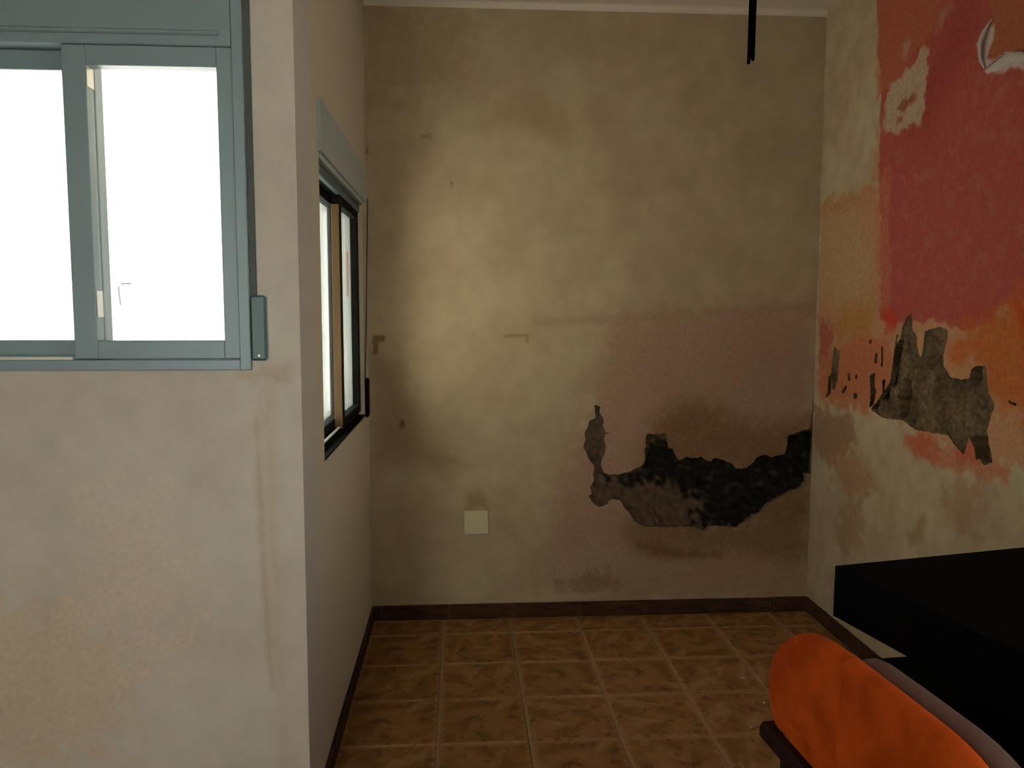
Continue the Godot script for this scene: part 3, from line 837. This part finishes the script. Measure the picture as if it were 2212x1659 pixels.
func build_window_2() -> void:
	var w := Node3D.new()
	w.name = "window_2"
	add_child(w)
	structure(w, "narrow dark framed sliding window in the alcove with grey shutter box", "window")
	var d: Material = M.dark_metal
	var z0 := -3.34
	var z1 := -2.335
	var fr := Node3D.new()
	fr.name = "frame"
	w.add_child(fr)
	part("stile", Vector3(XL - 0.044, 0.93, z0), Vector3(XL - 0.026, 1.80, z0 + 0.03), 0.002, d, fr)
	part("stile", Vector3(XL - 0.09, 0.93, z1 - 0.03), Vector3(XL - 0.026, 1.80, z1), 0.002, d, fr)
	part("rail", Vector3(XL - 0.09, 0.93, z0 + 0.03), Vector3(XL - 0.026, 0.96, z1 - 0.03), 0.002, d, fr)
	part("rail", Vector3(XL - 0.09, 1.75, z0 + 0.03), Vector3(XL - 0.026, 1.80, z1 - 0.03), 0.002, d, fr)
	# whitewashed outer reveal seen through the panes
	var rev := part("outer_reveal", Vector3(XL - 0.2, 0.93, z0), Vector3(XL - 0.0445, 1.80, z0 + 0.006), 0.001, M.reveal, w)
	part("paint_smear", Vector3(XL - 0.064, 1.42, z0 + 0.0055), Vector3(XL - 0.057, 1.60, z0 + 0.0068), 0.0005, mat(Color(0.80, 0.55, 0.40), 0.9), rev)
	# sill strip flush with the wall
	part("sill", Vector3(XL - 0.026, 0.93, z0), Vector3(XL + 0.002, 0.938, z1), 0.001, d, w)
	part("track", Vector3(XL - 0.030, 0.958, -2.80), Vector3(XL - 0.022, 0.964, z1 - 0.02), 0.001, M.bright_metal, w)
	# far sash on the inner track, its edge turned to the room
	var s1 := frame_parts(w, "sash", Vector3(XL - 0.042, 0.952, -3.318), Vector3(XL - 0.014, 1.768, -2.81), 2, [0.035, 0.05, 0.035, 0.045], d)
	part("edge_strip", Vector3(XL - 0.041, 0.955, -2.8105), Vector3(XL - 0.015, 1.72, -2.807), 0.0008, M.tan, s1)
	part("glass_pane", Vector3(XL - 0.0405, 0.984, -3.286), Vector3(XL - 0.0375, 1.726, -2.857), 0.0, M.glass, s1)
	# near sash on the outer track
	var s2 := frame_parts(w, "sash", Vector3(XL - 0.078, 0.952, -2.99), Vector3(XL - 0.046, 1.768, -2.362), 2, [0.035, 0.035, 0.035, 0.045], d)
	part("glass_pane", Vector3(XL - 0.066, 0.984, -2.958), Vector3(XL - 0.063, 1.726, -2.394), 0.0, M.glass, s2)
	# shutter housing over the window, its far end rounded
	var st := begin()
	var prof := []
	var zc := -3.39
	var r := 0.06
	prof.append(Vector2(-2.312, 1.80)); prof.append(Vector2(-2.312, 1.94))
	for k in 7:
		var a := PI * 0.5 * k / 6.0
		prof.append(Vector2(zc + r - r * sin(a), 1.94 - r + r * cos(a)))
	prof.append(Vector2(zc, 1.80))
	var xa := XL - 0.0
	var xb := XL + 0.012
	for k in prof.size():
		var p: Vector2 = prof[k]
		var q: Vector2 = prof[(k + 1) % prof.size()]
		var n := Vector3(0, -(q.x - p.x), q.y - p.y)
		var mid := Vector3(0, (p.y + q.y) * 0.5 - 1.87, (p.x + q.x) * 0.5 + 2.85)
		if n.dot(mid) < 0: n = -n
		quad(st, Vector3(xa, p.y, p.x), Vector3(xb, p.y, p.x), Vector3(xb, q.y, q.x), Vector3(xa, q.y, q.x), n.normalized())
		tri(st, Vector3(xb, 1.87, -2.85), Vector3(xb, p.y, p.x), Vector3(xb, q.y, q.x), Vector3.RIGHT)
		tri(st, Vector3(xa, 1.87, -2.85), Vector3(xa, p.y, p.x), Vector3(xa, q.y, q.x), Vector3.LEFT)
	var box := obj("shutter_box", st, M.box_grey, w)
	part("lower_ridge", Vector3(XL - 0.02, 1.785, -3.34), Vector3(XL + 0.006, 1.80, -2.335), 0.002, M.box_grey, box)
	part("head_strip", Vector3(XL - 0.05, 1.752, -3.335), Vector3(XL - 0.010, 1.785, -2.34), 0.002, M.winder_teal, box)
	# strap and winder beside the window
	st = begin()
	var pts := []
	for k in 9:
		var t := k / 8.0
		pts.append(Vector3(XL + 0.010 * (1.0 - t) + 0.004, lerpf(1.82, 1.07, t), lerpf(-3.425, -3.335, t)))
	for k in 8:
		var a: Vector3 = pts[k]
		var b: Vector3 = pts[k + 1]
		var hz := Vector3(0, 0, 0.008)
		var hx := Vector3(0.001, 0, 0)
		for s in [-1.0, 1.0]:
			quad(st, a - hz + hx * s, a + hz + hx * s, b + hz + hx * s, b - hz + hx * s, Vector3(s, 0, 0))
			quad(st, a + hz * s - hx, a + hz * s + hx, b + hz * s + hx, b + hz * s - hx, Vector3(0, 0, s))
	obj("strap", st, M.strap_dark, w)
	part("strap_winder", Vector3(XL, 0.925, -3.385), Vector3(XL + 0.016, 1.085, -3.335), 0.006, M.dark_metal, w)

func build_added_openings() -> void:
	var d := Node3D.new()
	d.name = "door_1"  # unseen door, added as a light opening
	add_child(d)
	structure(d, "added glazed door letting light in through the wall facing the damp back wall", "door")
	var leaf := frame_parts(d, "leaf", Vector3(DX0 + 0.005, 0.005, ZR + 0.05), Vector3(DX1 - 0.005, 2.045, ZR + 0.09), 0, [0.03, 0.03, 0.50, 0.03], M.hazed_metal)
	part("glass_pane", Vector3(DX0 + 0.03, 0.50, ZR + 0.068), Vector3(DX1 - 0.03, 2.02, ZR + 0.072), 0.0, M.glass, leaf)

	var w := Node3D.new()
	w.name = "window_3"  # unseen window, added to brighten the alcove wall
	add_child(w)
	structure(w, "added unseen window in the right wall that lights the alcove", "window")
	var sash := frame_parts(w, "sash", Vector3(XR + 0.12, WY0 + 0.002, WZ0 + 0.002), Vector3(XR + 0.16, WY1 - 0.002, WZ1 - 0.002), 2, [0.05, 0.05, 0.05, 0.05], M.hazed_metal)
	part("glass_pane", Vector3(XR + 0.138, WY0 + 0.05, WZ0 + 0.05), Vector3(XR + 0.142, WY1 - 0.05, WZ1 - 0.05), 0.0, M.glass, sash)

# ------------------------------------------------------------------ outdoors
func build_outside() -> void:
	var st := begin()
	for r in [Rect2(-60, -80, 120, 76.0), Rect2(-60, -4.0, 60 + XW - 0.21, 7.0), Rect2(-60, 1.52, 120, 40.0), Rect2(XW - 0.21, -4.0, XL - 0.2 - XW, 1.77)]:
		bx(st, Vector3(r.position.x, -0.4, r.position.y), Vector3(r.end.x, -0.12, r.end.y))
	structure(obj("ground", st, M.ground), "pale concrete ground outside the windows", "ground")
	# whitewashed yard wall seen through window 2
	var yard := part("wall_yard", Vector3(-1.45, -0.12, -6.5), Vector3(2.6, 3.1, -6.25), 0.02, M.render, self)
	structure(yard, "whitewashed yard wall seen through the narrow alcove window", "wall")
	# unseen hood added to shade the outer wall and dim the alcove light
	var hood := part("added_trim_2", Vector3(-2.1, 2.32, ZN - 1.1), Vector3(-0.60, 2.44, ZN - 0.2), 0.01, M.render, self)
	structure(hood, "added concrete hood outside that shades the wall by the large grey framed window", "hood")
	# unseen white wall added to block sky light from the alcove window
	var well := part("added_well_wall", Vector3(-2.75, -0.12, -4.65), Vector3(-2.5, 3.7, -2.3), 0.02, M.well, self)
	structure(well, "added whitewashed wall that blocks sky from the alcove window", "wall")
	# unseen white wall added to reflect sun through the door behind the viewer
	var lane := part("added_lane_wall", Vector3(-9.0, -0.12, 5.0), Vector3(7.0, 4.6, 5.25), 0.02, M.render, self)
	structure(lane, "added whitewashed wall that reflects sun through the door behind the viewer", "wall")
	# white house beyond window 1
	var house := thing("house", "small white house beyond the large grey framed window", "house", Vector3(-9.6, -0.12, -18.0))
	part("house_wall", Vector3(-3.0, 0, -4.0), Vector3(2.35, 1.9, 0.0), 0.02, M.render, house)
	part("flat_roof", Vector3(-3.1, 1.9, -4.1), Vector3(2.45, 2.02, 0.1), 0.02, M.render, house)
	st = begin()
	tube(st, [Vector3(2.35, 1.6, 0.02), Vector3(2.36, 1.98, 0.12), Vector3(2.46, 2.06, 0.18), Vector3(2.66, 2.06, 0.2)], [0.02, 0.02, 0.02, 0.03], 8)
	obj("lamp_bracket", st, M.strap_grey, house)
	# far hillside
	st = begin()
	var nx := 60
	for i in nx:
		for j in 8:
			var q := []
			for k in [[0, 0], [1, 0], [1, 1], [0, 1]]:
				var x: float = -150.0 + (i + k[0]) * 5.0
				var t: float = (j + k[1]) / 8.0
				var top := 9.0 + 7.0 * sin(x * 0.035 + 1.0) + 5.0 * noise_a.get_noise_1d(x * 0.05)
				q.append(Vector3(x, -0.4 + top * t, -95.0 - 30.0 * t + 2.0 * noise_b.get_noise_2d(x * 0.1, t * 3.0)))
			quad(st, q[0], q[1], q[2], q[3], (q[1] - q[0]).cross(q[3] - q[0]).normalized())
	structure(obj("hillside", st, M.hill), "pale hazy hillside beyond the house", "hill")

# ------------------------------------------------------------------ furniture
func build_table() -> void:
	var t := thing("table", "black pedestal table with deep apron beside the orange chair", "table", Vector3(0.767, 0, -1.58), deg_to_rad(12.0))
	# local: x along the short side, z along the long side towards the viewer
	part("tabletop", Vector3(0, 0.815, 0), Vector3(0.59, 0.84, 0.98), 0.002, M.black, t)
	part("apron", Vector3(0.0, 0.734, 0.0), Vector3(0.026, 0.815, 0.98), 0.001, M.black, t)
	part("apron", Vector3(0.564, 0.734, 0.0), Vector3(0.59, 0.815, 0.98), 0.001, M.black, t)
	part("apron", Vector3(0.026, 0.734, 0.0), Vector3(0.564, 0.815, 0.026), 0.001, M.black, t)
	part("apron", Vector3(0.026, 0.734, 0.954), Vector3(0.564, 0.815, 0.98), 0.001, M.black, t)
	part("column", Vector3(0.255, 0.04, 0.50), Vector3(0.335, 0.815, 0.58), 0.01, M.black, t)
	part("foot", Vector3(0.08, 0.0015, 0.49), Vector3(0.51, 0.04, 0.59), 0.01, M.black, t)
	part("foot", Vector3(0.25, 0.0015, 0.32), Vector3(0.34, 0.038, 0.76), 0.01, M.black, t)

func build_chest() -> void:
	var c := thing("storage_chest", "low black chest on the floor just beyond the black table", "chest", Vector3(1.08, 0, -2.0), deg_to_rad(5.0))
	part("body", Vector3(0, 0.0015, 0), Vector3(0.42, 0.41, 0.245), 0.008, M.black_soft, c)
	part("lid", Vector3(-0.006, 0.412, -0.006), Vector3(0.426, 0.448, 0.251), 0.008, M.black_soft, c)

func build_chair() -> void:
	var c := thing("chair", "orange padded chair with brown back edge pushed up to the black table", "chair", Vector3(0.63, 0, -1.20), deg_to_rad(4.0))
	# backrest outline in local z (towards the viewer) and y
	var out := PackedVector2Array()
	var raw := [-0.20, 0.575, -0.250, 0.595, -0.270, 0.645, -0.262, 0.695, -0.228, 0.742, -0.172, 0.785, -0.11, 0.808, 0.0, 0.815, 0.15, 0.815, 0.25, 0.812, 0.32, 0.79, 0.37, 0.74, 0.385, 0.68, 0.375, 0.61, 0.32, 0.575, 0.15, 0.566, 0.0, 0.566, -0.11, 0.568]
	out = poly(raw)
	cushion(c, "backrest_pad", out, -0.030, 0.006, M.orange)
	var shell := poly([-0.01, 0.58, -0.04, 0.62, -0.045, 0.70, -0.04, 0.775, -0.01, 0.808, 0.06, 0.812, 0.15, 0.812, 0.25, 0.809, 0.32, 0.787, 0.365, 0.74, 0.38, 0.68, 0.37, 0.61, 0.32, 0.58, 0.15, 0.57])
	cushion(c, "back_shell", shell, 0.004, 0.048, M.wood_brown)
	part("back_rail", Vector3(-0.052, 0.555, -0.245), Vector3(-0.012, 0.590, 0.345), 0.008, M.dark_wood, c)
	part("seat", Vector3(-0.03, 0.430, -0.21), Vector3(0.40, 0.470, 0.33), 0.012, M.dark_wood, c)
	for s in [-1.0, 1.0]:
		part("back_post", Vector3(-0.030, 0.001, 0.055 + s * 0.24 - 0.016), Vector3(0.004, 0.60, 0.055 + s * 0.24 + 0.016), 0.006, M.dark_wood, c)
		part("leg", Vector3(0.355, 0.001, 0.055 + s * 0.24 - 0.016), Vector3(0.390, 0.432, 0.055 + s * 0.24 + 0.016), 0.006, M.dark_wood, c)

# a padded slab with rounded rim between xa and xb, from an outline in z and y
func cushion(parent: Node, called: String, out: PackedVector2Array, xa: float, xb: float, m: Material) -> void:
	var ce := Vector2.ZERO
	for p in out: ce += p
	ce /= out.size()
	# smooth the outline
	var line := PackedVector2Array()
	var n := out.size()
	for i in n:
		for k in 3:
			line.append(out[i].cubic_interpolate(out[(i + 1) % n], out[(i + n - 1) % n], out[(i + 2) % n], k / 3.0))
	n = line.size()
	var st := begin()
	var th := (xb - xa) * 0.5
	var mid := (xa + xb) * 0.5
	var steps := 10
	var verts := []
	for j in steps + 1:
		var a := PI * j / steps        # from one face round the rim to the other
		var shrink := 1.0 - 0.10 * (1.0 - sin(a))
		for i in n:
			var q := ce + (line[i] - ce) * (shrink if j > 0 and j < steps else 0.88)
			verts.append(Vector3(mid - th * cos(a), q.y, q.x))
	for v in verts:
		st.set_uv(Vector2(v.z * 1.6, v.y * 1.6))
		st.add_vertex(v)
	st.set_uv(Vector2(ce.x * 1.6, ce.y * 1.6)); st.add_vertex(Vector3(xa - 0.006, ce.y, ce.x))
	st.set_uv(Vector2(ce.x * 1.6, ce.y * 1.6)); st.add_vertex(Vector3(xb + 0.006, ce.y, ce.x))
	var ca := verts.size()
	for i in n:
		var i2 := (i + 1) % n
		for j in steps:
			var a := j * n + i
			var b := j * n + i2
			for k in [a, b, a + n, b, b + n, a + n]: st.add_index(k)
		for k in [ca, i2, i]: st.add_index(k)
		for k in [ca + 1, steps * n + i, steps * n + i2]: st.add_index(k)
	st.generate_normals()
	obj(called, st, m, parent)

func build_cable() -> void:
	var st := begin()
	var pts := []
	var rad := []
	for k in 13:
		var t := k / 12.0
		pts.append(Vector3(0.545 - 0.010 * t + 0.010 * sin(t * 4.0) * (1 - t), lerpf(YC, 1.822, t), -1.5))
		rad.append(0.0068)
	tube(st, pts, rad, 12)
	var o := obj("hanging_cable", st, M.cable)
	o.set_meta("label", "cut black cable hanging from the ceiling")
	o.set_meta("category", "cable")
	for s in [[-0.0032, 1.812, 0.0030], [0.0034, 1.817, 0.0026]]:
		st = begin()
		tube(st, [Vector3(0.535 + s[0], 1.826, -1.5), Vector3(0.5345 + s[0] * 1.2, s[1], -1.5)], [0.0034, s[2]], 8)
		obj("wire_end", st, M.cable, o)

func build_cover_plate() -> void:
	var p := thing("cover_plate", "square cream blank cover plate low on the damp wall", "plate", Vector3(0.070, 0.438, ZB), 0.0)
	p.rotation.z = deg_to_rad(0.6)
	part("backing", Vector3(-0.049, -0.049, 0.0), Vector3(0.049, 0.049, 0.008), 0.001, M.plate, p)
	part("cover", Vector3(-0.053, -0.053, 0.006), Vector3(0.053, 0.053, 0.014), 0.003, M.plate, p)

func build_crumbs() -> void:
	var rng := RandomNumberGenerator.new()
	rng.seed = 21
	for c in [[Vector3(1.047, 0, -2.843), 0.009], [Vector3(1.055, 0, -2.65), 0.009], [Vector3(0.95, 0, -2.49), 0.007]]:
		var st := begin()
		var r: float = c[1]
		var v := []
		for k in 6:
			var a := TAU * k / 6.0
			v.append(Vector3(cos(a) * r * rng.randf_range(0.7, 1.1), r * rng.randf_range(0.1, 0.3), sin(a) * r * rng.randf_range(0.7, 1.1)))
		var top := Vector3(0.001, r * 0.8, 0.0)
		for k in 6:
			var p: Vector3 = v[k]
			var q: Vector3 = v[(k + 1) % 6]
			var n := (q - p).cross(top - p).normalized()
			if n.y < 0.0: n = -n
			tri(st, p, q, top, n)
			var p0 := Vector3(p.x, 0, p.z)
			var q0 := Vector3(q.x, 0, q.z)
			quad(st, p, q, q0, p0, (p0 + q0).normalized())
		var o := obj("plaster_crumb", st, M.crumb)
		o.position = c[0] + Vector3(0, 0.001, 0)
		o.set_meta("label", "tiny pale plaster crumb lying on the floor tiles beside the chair")
		o.set_meta("category", "crumb")
		o.set_meta("group", "plaster crumbs on the floor")
